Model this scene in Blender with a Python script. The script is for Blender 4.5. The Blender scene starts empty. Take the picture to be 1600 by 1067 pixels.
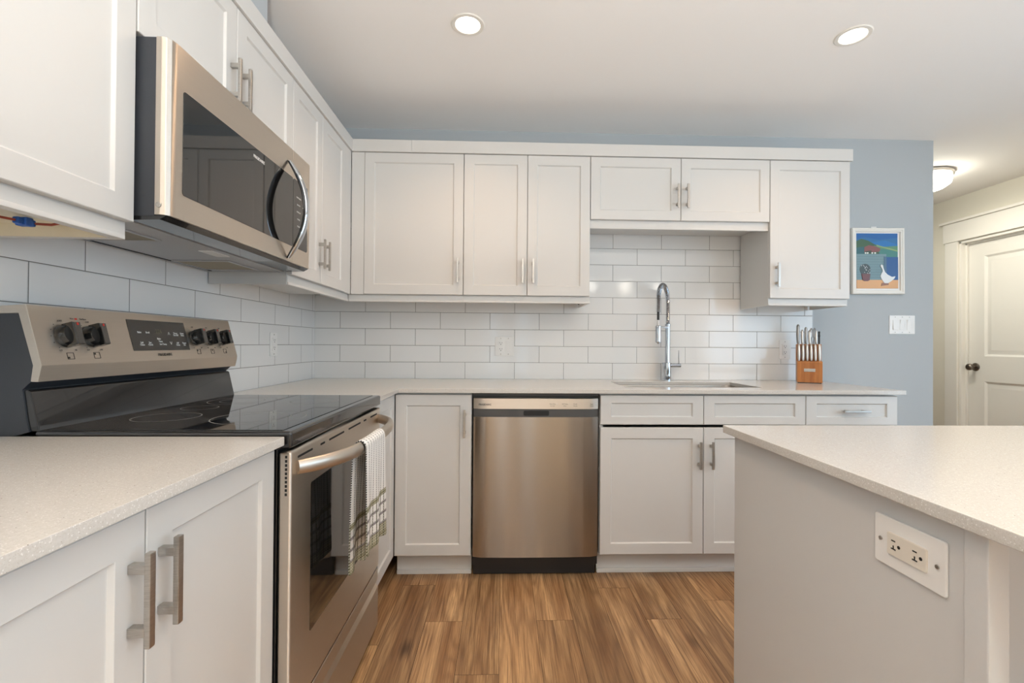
import bpy, bmesh, math, random
from mathutils import Vector, Matrix
random.seed(4)
C = bpy.context.scene.collection
SC = bpy.context.scene
PI = math.pi

# ------------------------------------------------------------------ camera, sky, light, exposure
def make_camera():
    yaw, pitch, roll = -0.0310, 0.0063, 0.0072
    cy, sy, cp, sp, cr, sr = math.cos(yaw), math.sin(yaw), math.cos(pitch), math.sin(pitch), math.cos(roll), math.sin(roll)
    f = Vector((-sy*cp, cy*cp, sp)); r = Vector((cy, sy, 0)); u = r.cross(f)
    r2 = cr*r + sr*u; u2 = -sr*r + cr*u
    cd = bpy.data.cameras.new('camera'); co = bpy.data.objects.new('camera', cd); C.objects.link(co)
    m = Matrix((r2, u2, -f)).transposed().to_4x4(); m.translation = Vector((0, 0, 1.1261))
    co.matrix_world = m
    cd.sensor_width = 36; cd.sensor_fit = 'HORIZONTAL'; cd.lens = 720.2466/1600*36
    cd.shift_x = -(809.5656-800)/1600; cd.shift_y = 0
    cd.clip_start = 0.02
    SC.camera = co
make_camera()
SC.view_settings.view_transform = 'Standard'; SC.view_settings.look = 'None'
SC.view_settings.gamma = 1; SC.view_settings.use_curve_mapping = False
SC.view_settings.exposure = 0.0
SC.cycles.max_bounces = 10; SC.cycles.diffuse_bounces = 6; SC.cycles.glossy_bounces = 5
SC.cycles.sample_clamp_indirect = 6; SC.cycles.use_denoising = True
SC.cycles.caustics_reflective = False; SC.cycles.caustics_refractive = False
SKY_COLOR = (0.60, 0.81, 1.0); SKY_STRENGTH = 4.8
LOWER_WORLD_COLOR = (0.62, 0.81, 1.0); LOWER_WORLD_STRENGTH = 4.2
w = bpy.data.worlds.new('sky'); SC.world = w; w.use_nodes = True
def sky():
    t = w.node_tree; n = t.nodes; l = t.links
    tc = n.new('ShaderNodeTexCoord'); sp = n.new('ShaderNodeSeparateXYZ'); l.new(tc.outputs['Generated'], sp.inputs[0])
    mr = n.new('ShaderNodeMapRange'); l.new(sp.outputs[2], mr.inputs[0])
    mr.inputs[1].default_value = -.03; mr.inputs[2].default_value = .03
    mx = n.new('ShaderNodeMix'); mx.data_type = 'RGBA'; l.new(mr.outputs[0], mx.inputs[0])
    mx.inputs[6].default_value = tuple(c*LOWER_WORLD_STRENGTH for c in LOWER_WORLD_COLOR) + (1,)
    mx.inputs[7].default_value = tuple(c*SKY_STRENGTH for c in SKY_COLOR) + (1,)
    l.new(mx.outputs[2], n['Background'].inputs[0]); n['Background'].inputs[1].default_value = 1
sky()     # pale blue sky over an added glowing lower half that lights the ceiling
WARM = (1.0, 0.62, 0.34)
NEUTRAL = (0.90, 1.0, 0.93)
CAN_POWER = (3.3, 2.6, 42.0)      # over the counters, over the island, in the living area behind
HALL_POWER = 11.0
FILL_POWER = 84.0
def portal(name, loc, rot, sx, sy):
    l = bpy.data.lights.new(name, 'AREA'); l.shape = 'RECTANGLE'; l.size = sx; l.size_y = sy
    l.cycles.is_portal = True
    o = bpy.data.objects.new(name, l); C.objects.link(o); o.location = loc; o.rotation_euler = rot
# window openings behind the camera: (wall, along0, along1, z0, z1)
WIN_RIGHT = (-0.9, 1.45, 0.1, 2.25)
WIN_FAR = (-3.4, -1.0, 0.1, 2.25)
portal('daylight_right', (3.95, sum(WIN_RIGHT[:2])/2, sum(WIN_RIGHT[2:])/2), (0, PI/2, 0), WIN_RIGHT[3]-WIN_RIGHT[2], WIN_RIGHT[1]-WIN_RIGHT[0])
portal('daylight_far', (3.95, sum(WIN_FAR[:2])/2, sum(WIN_FAR[2:])/2), (0, PI/2, 0), WIN_FAR[3]-WIN_FAR[2], WIN_FAR[1]-WIN_FAR[0])

# ------------------------------------------------------------------ materials
def lin(c):
    return tuple(((v/255)/12.92 if v/255 <= .04045 else ((v/255+.055)/1.055)**2.4) for v in c)
class NT:
    def __init__(s, name):
        s.m = bpy.data.materials.new(name); s.m.use_nodes = True
        s.t = s.m.node_tree; s.b = s.t.nodes['Principled BSDF']
    def n(s, typ, **kw):
        nd = s.t.nodes.new(typ)
        for k, v in kw.items(): setattr(nd, k, v)
        return nd
    def put(s, sock, v):
        if isinstance(v, bpy.types.NodeSocket): s.t.links.new(v, sock)
        elif isinstance(v, (tuple, list)) and sock.type == 'RGBA' and len(v) == 3: sock.default_value = (*v, 1)
        else: sock.default_value = v
    def set(s, **kw):
        for k, v in kw.items(): s.put(s.b.inputs[k.replace('_', ' ')], v)
    def math(s, op, a, b=0, c=0):
        nd = s.n('ShaderNodeMath', operation=op)
        for i, v in enumerate((a, b, c)): s.put(nd.inputs[i], v)
        return nd.outputs[0]
    def mix(s, f, a, b, blend='MIX'):
        nd = s.n('ShaderNodeMix', data_type='RGBA', blend_type=blend)
        s.put(nd.inputs[0], f); s.put(nd.inputs[6], a); s.put(nd.inputs[7], b)
        return nd.outputs[2]
    def ramp(s, f, stops):
        nd = s.n('ShaderNodeValToRGB'); e = nd.color_ramp.elements
        while len(e) < len(stops): e.new(0.5)
        for el, (p, c) in zip(e, stops):
            el.position = p; el.color = (c, c, c, 1) if isinstance(c, (int, float)) else (*c, 1)
        s.put(nd.inputs[0], f); return nd.outputs[0]
    def mapr(s, v, a, b, c, d):
        nd = s.n('ShaderNodeMapRange'); s.put(nd.inputs[0], v)
        for i, x in enumerate((a, b, c, d)): nd.inputs[i+1].default_value = x
        return nd.outputs[0]
    def coord(s, which='Object'):
        return s.n('ShaderNodeTexCoord').outputs[which]
    def mapping(s, v, scale=(1, 1, 1), loc=(0, 0, 0), rot=(0, 0, 0)):
        nd = s.n('ShaderNodeMapping'); s.put(nd.inputs[0], v)
        nd.inputs[1].default_value = loc; nd.inputs[2].default_value = rot; nd.inputs[3].default_value = scale
        return nd.outputs[0]
    def noise(s, v, scale, detail=3, rough=.5, dist=0):
        nd = s.n('ShaderNodeTexNoise'); s.put(nd.inputs['Vector'], v)
        nd.inputs['Scale'].default_value = scale; nd.inputs['Detail'].default_value = detail
        nd.inputs['Roughness'].default_value = rough; nd.inputs['Distortion'].default_value = dist
        return nd.outputs[0]
    def bump(s, h, strength=.2, dist=.001):
        nd = s.n('ShaderNodeBump'); nd.inputs['Strength'].default_value = strength
        nd.inputs['Distance'].default_value = dist; s.put(nd.inputs['Height'], h); return nd.outputs[0]
    def sep(s, v):
        nd = s.n('ShaderNodeSeparateXYZ'); s.put(nd.inputs[0], v); return nd.outputs
    def comb(s, x, y, z):
        nd = s.n('ShaderNodeCombineXYZ')
        for i, v in enumerate((x, y, z)): s.put(nd.inputs[i], v)
        return nd.outputs[0]

def plain(name, col, rough=.5, metal=0, coat=0, bump=0, bscale=200, spec=None):
    k = NT(name); k.set(Base_Color=col, Roughness=rough, Metallic=metal, Coat_Weight=coat)
    if spec is not None: k.set(Specular_IOR_Level=spec)
    if bump:
        k.set(Normal=k.bump(k.noise(k.coord(), bscale, 2), bump, .0006))
    return k.m
M = {}
M['paint'] = plain('cabinet_white_paint', (.635, .625, .605), .34, bump=.04, bscale=90)
M['trimpaint'] = plain('trim_white_paint', (.82, .80, .75), .5, bump=.03, bscale=90)
M['ceiling'] = plain('ceiling_paint', (.93, .92, .91), .85, bump=.12, bscale=160)
M['wallblue'] = plain('pale_blue_wall_paint', (.44, .475, .50), .7, bump=.1, bscale=220)
M['wallcream'] = plain('hall_cream_wall_paint', (.76, .73, .64), .75, bump=.1, bscale=220)
M['underside'] = plain('cream_melamine', (.72, .66, .52), .45, bump=.03)
M['island'] = plain('island_panel_paint', (.60, .595, .585), .42, bump=.12, bscale=320)
M['black'] = plain('black_plastic', (.013, .013, .014), .35)
M['dark'] = plain('dark_void', (.006, .006, .006), .6)
M['enamel'] = plain('black_enamel', (.010, .010, .011), .12, coat=.5)
M['bluegrey'] = plain('dark_slate_side_panel', (.030, .034, .042), .42, bump=.25, bscale=420)
M['glassblack'] = plain('black_glass', (.008, .008, .008), .03, spec=.9)
M['ovenglass'] = plain('tinted_oven_glass', (.012, .011, .010), .04, spec=.9)
M['displayglass'] = plain('display_panel', (.035, .031, .027), .25)
M['chrome'] = plain('chrome', (.60, .635, .68), .06, 1)
M['knobblack'] = plain('glossy_black_knob', (.010, .010, .010), .12, coat=.6)
M['plateplastic'] = plain('white_plastic_plate', (.80, .79, .77), .28)
M['almond'] = plain('ivory_plastic', (.72, .67, .59), .3)
M['red'] = plain('red_print', (.55, .03, .02), .5)
M['bluewire'] = plain('blue_connector_plastic', (.02, .10, .42), .4)
M['redwire'] = plain('red_wire', (.28, .05, .03), .45)
M['inkdark'] = plain('dark_print', (.035, .028, .022), .5)
M['inkwhite'] = plain('white_print', (.75, .75, .73), .5)
M['inkdim'] = plain('dim_display_digits', (.12, .11, .06), .5)
M['greyband'] = plain('grey_plastic_band', (.075, .073, .072), .38)
M['filtermesh'] = plain('aluminium_filter_mesh', (.34, .28, .18), .45, .8, bump=.8, bscale=700)
M['greysheet'] = plain('grey_sheet_metal', (.50, .50, .51), .42, .35)
M['nozzle'] = plain('white_nozzle_plastic', (.7, .7, .7), .3)
M['smoke'] = plain('glossy_black_insert', (.012, .012, .013), .08)
M['bronze'] = plain('aged_nickel_knob', (.22, .19, .16), .28, 1)
M['kickgrey'] = plain('toe_kick_grey_paint', (.66, .65, .63), .45)

def nickel():
    k = NT('brushed_nickel')
    n = k.noise(k.mapping(k.coord(), (60, 60, 900)), 1, 2)
    k.set(Base_Color=k.ramp(n, [(.3, (.44, .415, .385)), (.7, (.56, .535, .50))]), Metallic=1, Roughness=.34)
    return k.m
M['nickel'] = nickel()
def steel(name, col, axis_scale, rough=.27, aniso=.75, dark=.9):
    k = NT(name)
    co = k.coord()
    n = k.noise(k.mapping(co, axis_scale), 1, 3, .6)
    c = k.mix(n, tuple(v*dark for v in col), col)
    tg = k.n('ShaderNodeTangent', direction_type='RADIAL', axis='Z')
    k.set(Base_Color=c, Metallic=1, Roughness=k.mapr(n, .2, .8, rough-.01, rough+.015), Anisotropic=aniso, Anisotropic_Rotation=.25, Tangent=tg.outputs[0])
    return k.m
M['steel'] = steel('brushed_stainless', (.74, .665, .58), (6, 6, 700), .40, .95)
M['steeldw'] = steel('brushed_stainless_door', (.37, .32, .27), (5, 5, 600), .23, 1.0, .97)
M['steelsink'] = steel('satin_sink_steel', (.50, .46, .42), (200, 200, 200), .35, 0)
M['steelsatin'] = plain('satin_handle_steel', (.62, .56, .49), .36, 1)

def tile(name, u_axis, pitch, x0, z0, rowh=.1014):
    # glossy running-bond wall tile; u measured along the wall in metres
    k = NT(name)
    x, y, z = k.sep(k.coord('Object'))
    u = k.math('SUBTRACT', x if u_axis == 'x' else y, x0)
    vv = k.math('SUBTRACT', z, z0)
    br = k.n('ShaderNodeTexBrick'); br.offset = .5; br.offset_frequency = 2; br.squash = 1
    k.put(br.inputs['Vector'], k.comb(u, vv, 0))
    br.inputs['Scale'].default_value = 1; br.inputs['Mortar Size'].default_value = .0012
    br.inputs['Mortar Smooth'].default_value = .15; br.inputs['Brick Width'].default_value = pitch; br.inputs['Row Height'].default_value = rowh
    br.inputs['Color1'].default_value = (.765, .76, .75, 1); br.inputs['Color2'].default_value = (.785, .78, .77, 1)
    br.inputs['Mortar'].default_value = (.17, .16, .145, 1)
    fac = br.outputs['Fac']
    # soft pillow edge plus slow waviness of the glaze
    br2 = k.n('ShaderNodeTexBrick'); br2.offset = .5; br2.offset_frequency = 2
    k.put(br2.inputs['Vector'], k.comb(u, vv, 0))
    br2.inputs['Scale'].default_value = 1; br2.inputs['Mortar Size'].default_value = .004; br2.inputs['Mortar Smooth'].default_value = 1
    br2.inputs['Brick Width'].default_value = pitch; br2.inputs['Row Height'].default_value = rowh
    h = k.math('SUBTRACT', k.math('MULTIPLY', k.noise(k.coord('Object'), 9, 1), .5), br2.outputs['Fac'])
    k.set(Base_Color=br.outputs['Color'], Roughness=k.mapr(fac, 0, 1, .09, .7), Normal=k.bump(h, .5, .0016))
    return k.m
M['tileback'] = tile('white_subway_tile', 'x', .3032, -.8439+.5*.3032-5*.3032, .9124-.1014*8)
M['tileleft'] = tile('white_subway_tile_side', 'y', .3002, 1.297+.5*.3002-20*.3002, .9124-.1014*8)

def quartz():
    k = NT('white_speckled_quartz')
    co = k.coord()
    def specks(scale, thr, keep):
        v = k.n('ShaderNodeTexVoronoi'); k.put(v.inputs['Vector'], co); v.inputs['Scale'].default_value = scale
        v.inputs['Randomness'].default_value = 1
        sx = k.sep(v.outputs['Color'])[0]
        return k.math('MULTIPLY', k.math('LESS_THAN', v.outputs['Distance'], thr), k.math('GREATER_THAN', sx, keep))
    base = k.mix(k.noise(co, 240, 2), (.52, .495, .455), (.66, .635, .60))
    c = k.mix(specks(520, .30, .50), base, (.52, .48, .43))
    c = k.mix(specks(330, .25, .76), c, (.22, .19, .16))
    c = k.mix(specks(330, .3, .78), c, (.74, .72, .69))
    k.set(Base_Color=c, Roughness=.16, Specular_IOR_Level=.5)
    return k.m
M['quartz'] = quartz()

def wood_floor():
    k = NT('oak_plank_floor')
    uv = k.n('ShaderNodeUVMap', uv_map='plank').outputs[0]
    at = k.n('ShaderNodeAttribute', attribute_name='tone').outputs['Fac']
    x, y, z = k.sep(uv)
    n1 = k.noise(k.comb(k.math('MULTIPLY', x, 7), k.math('MULTIPLY', y, .9), at), 1, 1.6, .5, .25)
    bands = k.math('ADD', k.math('MULTIPLY', k.math('SINE', k.math('MULTIPLY', n1, 75)), .5), .5)
    bands = k.math('POWER', bands, 1.8)
    fib = k.noise(k.comb(k.math('MULTIPLY', x, 330), k.math('MULTIPLY', y, 7), at), 1, 3, .65)
    broad = k.noise(k.comb(k.math('MULTIPLY', x, 14), k.math('MULTIPLY', y, 1.1), k.math('MULTIPLY', at, 3)), 1, 2, .5)
    fib2 = k.noise(k.comb(k.math('MULTIPLY', x, 110), k.math('MULTIPLY', y, 2.2), at), 1, 2, .6)
    # knots
    v = k.n('ShaderNodeTexVoronoi'); k.put(v.inputs['Vector'], k.comb(k.math('MULTIPLY', x, 5), k.math('MULTIPLY', y, 2.2), 0)); v.inputs['Scale'].default_value = 1
    knot = k.math('MULTIPLY', k.mapr(v.outputs['Distance'], .03, .16, 1, 0), k.math('GREATER_THAN', k.sep(v.outputs['Color'])[0], .62))
    c = k.mix(k.mapr(broad, .3, .7, 0, 1), lin((140, 100, 64)), lin((208, 168, 122)))
    c = k.mix(k.math('MULTIPLY', bands, .5), c, lin((122, 88, 58)))
    c = k.mix(k.mapr(fib, .40, .72, 0, .75), c, lin((106, 76, 50)))
    c = k.mix(k.mapr(fib2, .52, .72, 0, .7), c, lin((92, 60, 34)))
    c = k.mix(k.math('MULTIPLY', knot, .8), c, lin((62, 38, 20)))
    tone = k.mapr(k.math('FRACT', at), 0, 1, .80, 1.2)
    c = k.mix(1.0, c, k.comb(tone, tone, tone), 'MULTIPLY')
    k.set(Base_Color=c, Roughness=k.mapr(fib, .3, .7, .36, .5), Normal=k.bump(fib, .12, .0008))
    return k.m
M['floor'] = wood_floor()
def block_wood():
    k = NT('knife_block_wood')
    x, y, z = k.sep(k.coord())
    f = k.noise(k.comb(k.math('MULTIPLY', x, 60), k.math('MULTIPLY', y, 60), k.math('MULTIPLY', z, 8)), 1, 3, .6)
    st = k.math('FRACT', k.math('MULTIPLY', k.math('FLOOR', k.math('MULTIPLY', x, 45)), .377))
    c = k.mix(f, lin((120, 66, 26)), lin((186, 118, 58)))
    c = k.mix(k.math('MULTIPLY', st, .35), c, lin((205, 142, 80)))
    k.set(Base_Color=c, Roughness=.4)
    return k.m
M['block'] = block_wood()
def cloth():
    # waffle dish towel: u across (m), v up from the hem (m)
    k = NT('checked_dish_towel')
    u, v, _ = k.sep(k.n('ShaderNodeUVMap', uv_map='weave').outputs[0])
    def band(s, period, width):
        return k.math('LESS_THAN', k.math('FRACT', k.math('DIVIDE', s, period)), width)
    white = (.80, .79, .77)
    c = k.mix(k.math('MULTIPLY', k.math('MULTIPLY', band(u, .021, .17), band(v, .0065, .66)), .97), white, (.012, .012, .012))
    low = k.math('LESS_THAN', v, .135)
    hor = k.math('MULTIPLY', band(k.math('ADD', v, .004), .031, .30), low)
    c = k.mix(k.math('MULTIPLY', hor, .85), c, (.16, .13, .15))
    hem = k.math('LESS_THAN', v, .030)
    top = k.math('MULTIPLY', k.math('GREATER_THAN', v, .118), low)
    c = k.mix(k.math('MULTIPLY', k.math('MAXIMUM', hem, top), .8), c, lin((128, 122, 78)))
    c = k.mix(k.math('MULTIPLY', k.math('MULTIPLY', low, band(u, .021, .24)), .85), c, lin((70, 70, 40)))
    ch = k.math('MULTIPLY', k.math('MULTIPLY', band(u, .008, .5), band(v, .008, .5)), .35)
    c = k.mix(k.math('MULTIPLY', ch, low), c, (.9, .9, .85))
    wf = k.math('ADD', k.math('SINE', k.math('MULTIPLY', u, 1300)), k.math('SINE', k.math('MULTIPLY', v, 1300)))
    k.set(Base_Color=c, Roughness=.9, Normal=k.bump(wf, .35, .0008))
    return k.m
M['cloth'] = cloth()
def emit(name, col, s):
    k = NT(name); k.set(Base_Color=(.8, .8, .8), Emission_Color=col, Emission_Strength=s, Roughness=.4); return k.m
M['lens'] = emit('lit_downlight_lens', (1.0, .86, .66), 9)
M['pendantglass'] = emit('lit_opal_glass', (1.0, .92, .80), 16)
M['hallglass'] = emit('lit_frosted_glass', (1.0, .93, .77), 15)

# ------------------------------------------------------------------ mesh helpers
class MB:
    """Collects shapes (given in world-like coordinates minus an offset) into one mesh."""
    def __init__(s, off=(0, 0, 0)):
        s.bm = bmesh.new(); s.o = Vector(off)
    def _add(s, bm):
        me = bpy.data.meshes.new('t'); bm.to_mesh(me); bm.free()
        me.transform(Matrix.Translation(-s.o)); s.bm.from_mesh(me); bpy.data.meshes.remove(me)
    def box(s, x0, x1, y0, y1, z0, z1, bev=0, mi=0, seg=2):
        bm = bmesh.new(); bmesh.ops.create_cube(bm, size=1)
        for v in bm.verts:
            v.co = Vector(((x0+x1)/2+v.co.x*(x1-x0), (y0+y1)/2+v.co.y*(y1-y0), (z0+z1)/2+v.co.z*(z1-z0)))
        if bev: bmesh.ops.bevel(bm, geom=bm.edges[:], offset=min(bev, .45*min(abs(x1-x0), abs(y1-y0), abs(z1-z0))), segments=seg, affect='EDGES', profile=.5)
        for f in bm.faces: f.material_index = mi
        bmesh.ops.recalc_face_normals(bm, faces=bm.faces[:])
        s._add(bm); return s
    def prism(s, pts, axis, a, b, bev=0, mi=0, seg=2):
        """pts: 2D outline; axis: the extrusion axis ('x': pts are (y,z); 'y': (x,z); 'z': (x,y))."""
        def P(p, t):
            return {'x': (t, p[0], p[1]), 'y': (p[0], t, p[1]), 'z': (p[0], p[1], t)}[axis]
        bm = bmesh.new()
        A = [bm.verts.new(P(p, a)) for p in pts]; B = [bm.verts.new(P(p, b)) for p in pts]
        bm.faces.new(A); bm.faces.new(B[::-1]); n = len(pts)
        for i in range(n): bm.faces.new((A[i], B[i], B[(i+1) % n], A[(i+1) % n]))
        bmesh.ops.recalc_face_normals(bm, faces=bm.faces[:])
        if bev: bmesh.ops.bevel(bm, geom=[e for e in bm.edges if e.calc_face_angle(0) > .3], offset=bev, segments=seg, affect='EDGES', profile=.5)
        for f in bm.faces: f.material_index = mi
        s._add(bm); return s
    def loops(s, rings, cap=(True, True), mi=0, closed=True):
        bm = bmesh.new(); R = [[bm.verts.new(p) for p in r] for r in rings]; n = len(R[0])
        for a, b in zip(R, R[1:]):
            for i in range(n if closed else n-1):
                bm.faces.new((a[i], a[(i+1) % n], b[(i+1) % n], b[i]))
        if cap[0]: bm.faces.new(R[0][::-1])
        if cap[1]: bm.faces.new(R[-1])
        bmesh.ops.recalc_face_normals(bm, faces=bm.faces[:])
        for f in bm.faces: f.material_index = mi
        s._add(bm); return s
    def lathe(s, prof, c, axis='z', n=28, mi=0, cap=(True, True)):
        """prof: (radius, height along axis)."""
        ax = {'x': Vector((1, 0, 0)), 'y': Vector((0, 1, 0)), 'z': Vector((0, 0, 1))}[axis] if isinstance(axis, str) else Vector(axis).normalized()
        u = ax.orthogonal().normalized(); v = ax.cross(u); c = Vector(c)
        rings = [[c + ax*h + (u*math.cos(2*PI*i/n) + v*math.sin(2*PI*i/n))*r for i in range(n)] for r, h in prof]
        return s.loops(rings, cap, mi)
    def tube(s, path, r, n=10, mi=0, up=None):
        """r: radius, list of radii, or list of (r_u, r_v) along the path."""
        P = [Vector(p) for p in path]; rings = []; prev = None
        for i, p in enumerate(P):
            t = (P[min(i+1, len(P)-1)] - P[max(i-1, 0)]).normalized()
            if up is not None: u = Vector(up); u = (u - t*u.dot(t)).normalized()
            elif prev is None: u = t.orthogonal().normalized()
            else: u = (prev - t*prev.dot(t)).normalized()
            prev = u; v = t.cross(u)
            rr = r[i] if isinstance(r, list) else r
            ru, rv = rr if isinstance(rr, tuple) else (rr, rr)
            rings.append([p + u*math.cos(2*PI*k/n)*ru + v*math.sin(2*PI*k/n)*rv for k in range(n)])
        return s.loops(rings, (True, True), mi)
    def rrect(s, cx, cz, wx, wz, r, y0, y1, bev=0, mi=0):
        """rounded rectangle in the x-z plane, from depth y0 to y1."""
        pts = []
        for sx, sz, a0 in ((1, 1, 0), (-1, 1, PI/2), (-1, -1, PI), (1, -1, 1.5*PI)):
            for k in range(5):
                a = a0 + k*PI/8
                pts.append((cx+sx*(wx/2-r)+r*math.cos(a), cz+sz*(wz/2-r)+r*math.sin(a)))
        return s.prism(pts, 'y', y0, y1, bev, mi)
    def build(s, name, mats, parent=None, smooth=True, ang=32):
        me = bpy.data.meshes.new(name); s.bm.to_mesh(me); s.bm.free()
        for m in (mats if isinstance(mats, (list, tuple)) else [mats]): me.materials.append(m)
        if smooth:
            me.shade_smooth(); me.set_sharp_from_angle(angle=math.radians(ang))
        o = bpy.data.objects.new(name, me); C.objects.link(o)
        if smooth: o.modifiers.new('face_weighted', 'WEIGHTED_NORMAL').keep_sharp = True
        if parent is not None: o.parent = parent
        return o
def tag(o, label=None, cat=None, group=None, kind=None):
    if label: o['label'] = label
    if cat: o['category'] = cat
    if group: o['group'] = group
    if kind: o['kind'] = kind
    return o
def thing(name, loc, label, cat, group=None, rz=0):
    o = bpy.data.objects.new(name, None); C.objects.link(o); o.empty_display_size = .05
    o.location = loc; o.rotation_euler = (0, 0, rz)
    return tag(o, label, cat, group)
def struct(o, label=None):
    o['kind'] = 'structure'
    if label: o['label'] = label
    return o
class Run:
    """A thing seen from the front: a = along the run, d = depth behind the front plane, z = height."""
    def __init__(s, name, side, front, a0, z0, label, cat, group=None):
        s.off = (a0, 0, z0)
        if side == 'back': loc, rz = (a0, front, z0), 0
        elif side == 'left': loc, rz = (front, a0, z0), PI/2
        elif side == 'isl': loc, rz = (front, -a0, z0), -PI/2      # a = -world y
        s.root = thing(name, loc, label, cat, group, rz)
    def mb(s): return MB(s.off)
    def part(s, name, mat, mb, parent=None, label=None, **kw):
        o = mb.build(name, mat, parent or s.root, **kw)
        if label: o['label'] = label
        return o
    def text(s, name, txt, mat, a, d, z, size, parent=None, tilt=0, squeeze=1, align='CENTER', bold=0):
        return text(name, txt, mat, (a-s.off[0], d, z-s.off[2]), (PI/2+tilt, 0, 0), size, parent or s.root, squeeze, align, bold)
def text(name, txt, mat, loc, rot, size, parent, squeeze=1, align='CENTER', bold=0):
    cu = bpy.data.curves.new(name, 'FONT'); cu.body = txt; cu.size = size; cu.align_x = align; cu.align_y = 'CENTER'
    cu.extrude = .0002; cu.offset = bold; cu.resolution_u = 2; cu.space_line = .85
    t = bpy.data.objects.new('t', cu); C.objects.link(t)
    bpy.context.view_layer.update()
    me = bpy.data.meshes.new_from_object(t.evaluated_get(bpy.context.evaluated_depsgraph_get()))
    bpy.data.objects.remove(t); bpy.data.curves.remove(cu)
    me.transform(Matrix.Diagonal((squeeze, 1, 1, 1)))
    me.materials.clear(); me.materials.append(mat)
    o = bpy.data.objects.new(name, me); C.objects.link(o); o.parent = parent
    o.location = loc; o.rotation_euler = rot
    return o
def grid_slab(us, vs, inside, P, t0, t1, bev=0, bev_all=False):
    """Slab of grid cells for which inside(u,v) holds; P(u,v,t) -> point. Returns MB."""
    mb = MB(); bm = bmesh.new(); V = {}
    def vert(i, j, t):
        k = (i, j, t)
        if k not in V: V[k] = bm.verts.new(P(us[i], vs[j], t))
        return V[k]
    ok = {(i, j) for i in range(len(us)-1) for j in range(len(vs)-1) if inside((us[i]+us[i+1])/2, (vs[j]+vs[j+1])/2)}
    side = []
    for (i, j) in ok:
        q = [(i, j), (i+1, j), (i+1, j+1), (i, j+1)]
        bm.faces.new([vert(a, b, t1) for a, b in q]); bm.faces.new([vert(a, b, t0) for a, b in q][::-1])
        for (a, b), nb in zip(zip(q, q[1:]+q[:1]), [(i, j-1), (i+1, j), (i, j+1), (i-1, j)]):
            if nb not in ok:
                side.append(bm.faces.new([vert(*a, t0), vert(*b, t0), vert(*b, t1), vert(*a, t1)]))
    bmesh.ops.recalc_face_normals(bm, faces=bm.faces[:])
    bmesh.ops.dissolve_limit(bm, angle_limit=.02, verts=bm.verts[:], edges=bm.edges[:])
    if bev:
        bmesh.ops.bevel(bm, geom=[e for e in bm.edges if e.calc_face_angle(0) > .5], offset=bev, segments=2, affect='EDGES', profile=.5)
    bmesh.ops.triangulate(bm, faces=[f for f in bm.faces if len(f.verts) > 4])
    mb._add(bm); return mb

# ------------------------------------------------------------------ measured planes of the room
L, W = -1.1469, 2.8344          # tiled faces of the left and back walls
CEIL = 2.442
XR = 3.957                       # hall / right wall
YREAR = -3.8
XU, YU = -.8257, 2.5015          # door planes of the wall cabinets
XB, YB = -.5154, 2.2085          # door planes of the base cabinets
CT0, CT1 = .894, .914            # worktop
XC, YC = -.4934, 2.1867          # worktop front edges

# ------------------------------------------------------------------ the setting
def build_floor():
    bm = bmesh.new(); uvl = bm.loops.layers.uv.new('plank'); tl = bm.loops.layers.float.new('tone')
    pw, g = .1503, .0007
    joints = {0: 1.885, 3: 1.885, 6: 1.885, 1: 1.581, -1: 2.17, 5: 2.13, 8: 2.02, 2: 2.72, 4: 2.45, 7: 2.35}
    for k in range(-7, 34):
        x0 = -.3092 + k*pw
        if x0 > XR: break
        rnd = random.Random(k*7+3)
        j = joints.get(k, 1.2+rnd.random()*1.2)
        y = j - 1.22*5
        while y < 6.3:
            y0, y1 = max(y, YREAR), min(y+1.22, 6.3)
            if y1 > y0:
                q = [(x0+g, y0+g), (x0+pw-g, y0+g), (x0+pw-g, y1-g), (x0+g, y1-g)]
                f = bm.faces.new([bm.verts.new((a, b, 0)) for a, b in q])
                ox, oy, tn = rnd.random()*40, rnd.random()*40, rnd.random()+rnd.randint(0, 30)
                for lp, (a, b) in zip(f.loops, q):
                    lp[uvl].uv = (a-x0+ox, b-y+oy); lp[tl] = tn
            y += 1.22
    me = bpy.data.meshes.new('floor'); bm.to_mesh(me)
    # dark sub-floor seen in the joints
    b2 = bmesh.new(); b2.from_mesh(me)
    vs = [b2.verts.new(p) for p in ((-1.3, YREAR, -.0025), (XR+.1, YREAR, -.0025), (XR+.1, 6.3, -.0025), (-1.3, 6.3, -.0025))]
    f = b2.faces.new(vs); f.material_index = 1
    b2.to_mesh(me); b2.free(); bm.free()
    me.materials.append(M['floor']); me.materials.append(plain('joint_shadow_gap', (.05, .033, .02), .8))
    o = bpy.data.objects.new('floor', me); C.objects.link(o); struct(o, 'brown wood plank floor running towards the back cabinets')
build_floor()
struct(MB().box(-1.35, XR+.15, YREAR-.1, 6.4, CEIL, CEIL+.1).build('ceiling', M['ceiling']), 'flat white ceiling')
struct(MB().box(-1.35, L-.008, YREAR-.1, 6.3, 0, CEIL).build('wall_left', M['wallblue']), 'pale blue wall behind the range')
struct(MB().box(L-.008, 2.7229, W+.008, 6.3, 0, CEIL).build('wall_back', M['wallblue']), 'pale blue wall behind the sink counter')
def wall_with_holes(name, us, vs, holes, P, t0, t1, mat, label=None):
    us = sorted(set(us + [h[0] for h in holes] + [h[1] for h in holes])); vs = sorted(set(vs + [h[2] for h in holes] + [h[3] for h in holes]))
    ins = lambda u, v: not any(h[0] < u < h[1] and h[2] < v < h[3] for h in holes)
    return struct(grid_slab(us, vs, ins, P, t0, t1).build(name, mat, smooth=False), label)
STREAK_OPENINGS = [(-.30, -.17, .15, 2.1), (.32, .45, .15, 2.1)]  # unseen rear openings added to throw bright streaks onto the dishwasher door
DOOR = (3.115, 3.885, 0.0, 2.045)
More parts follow.
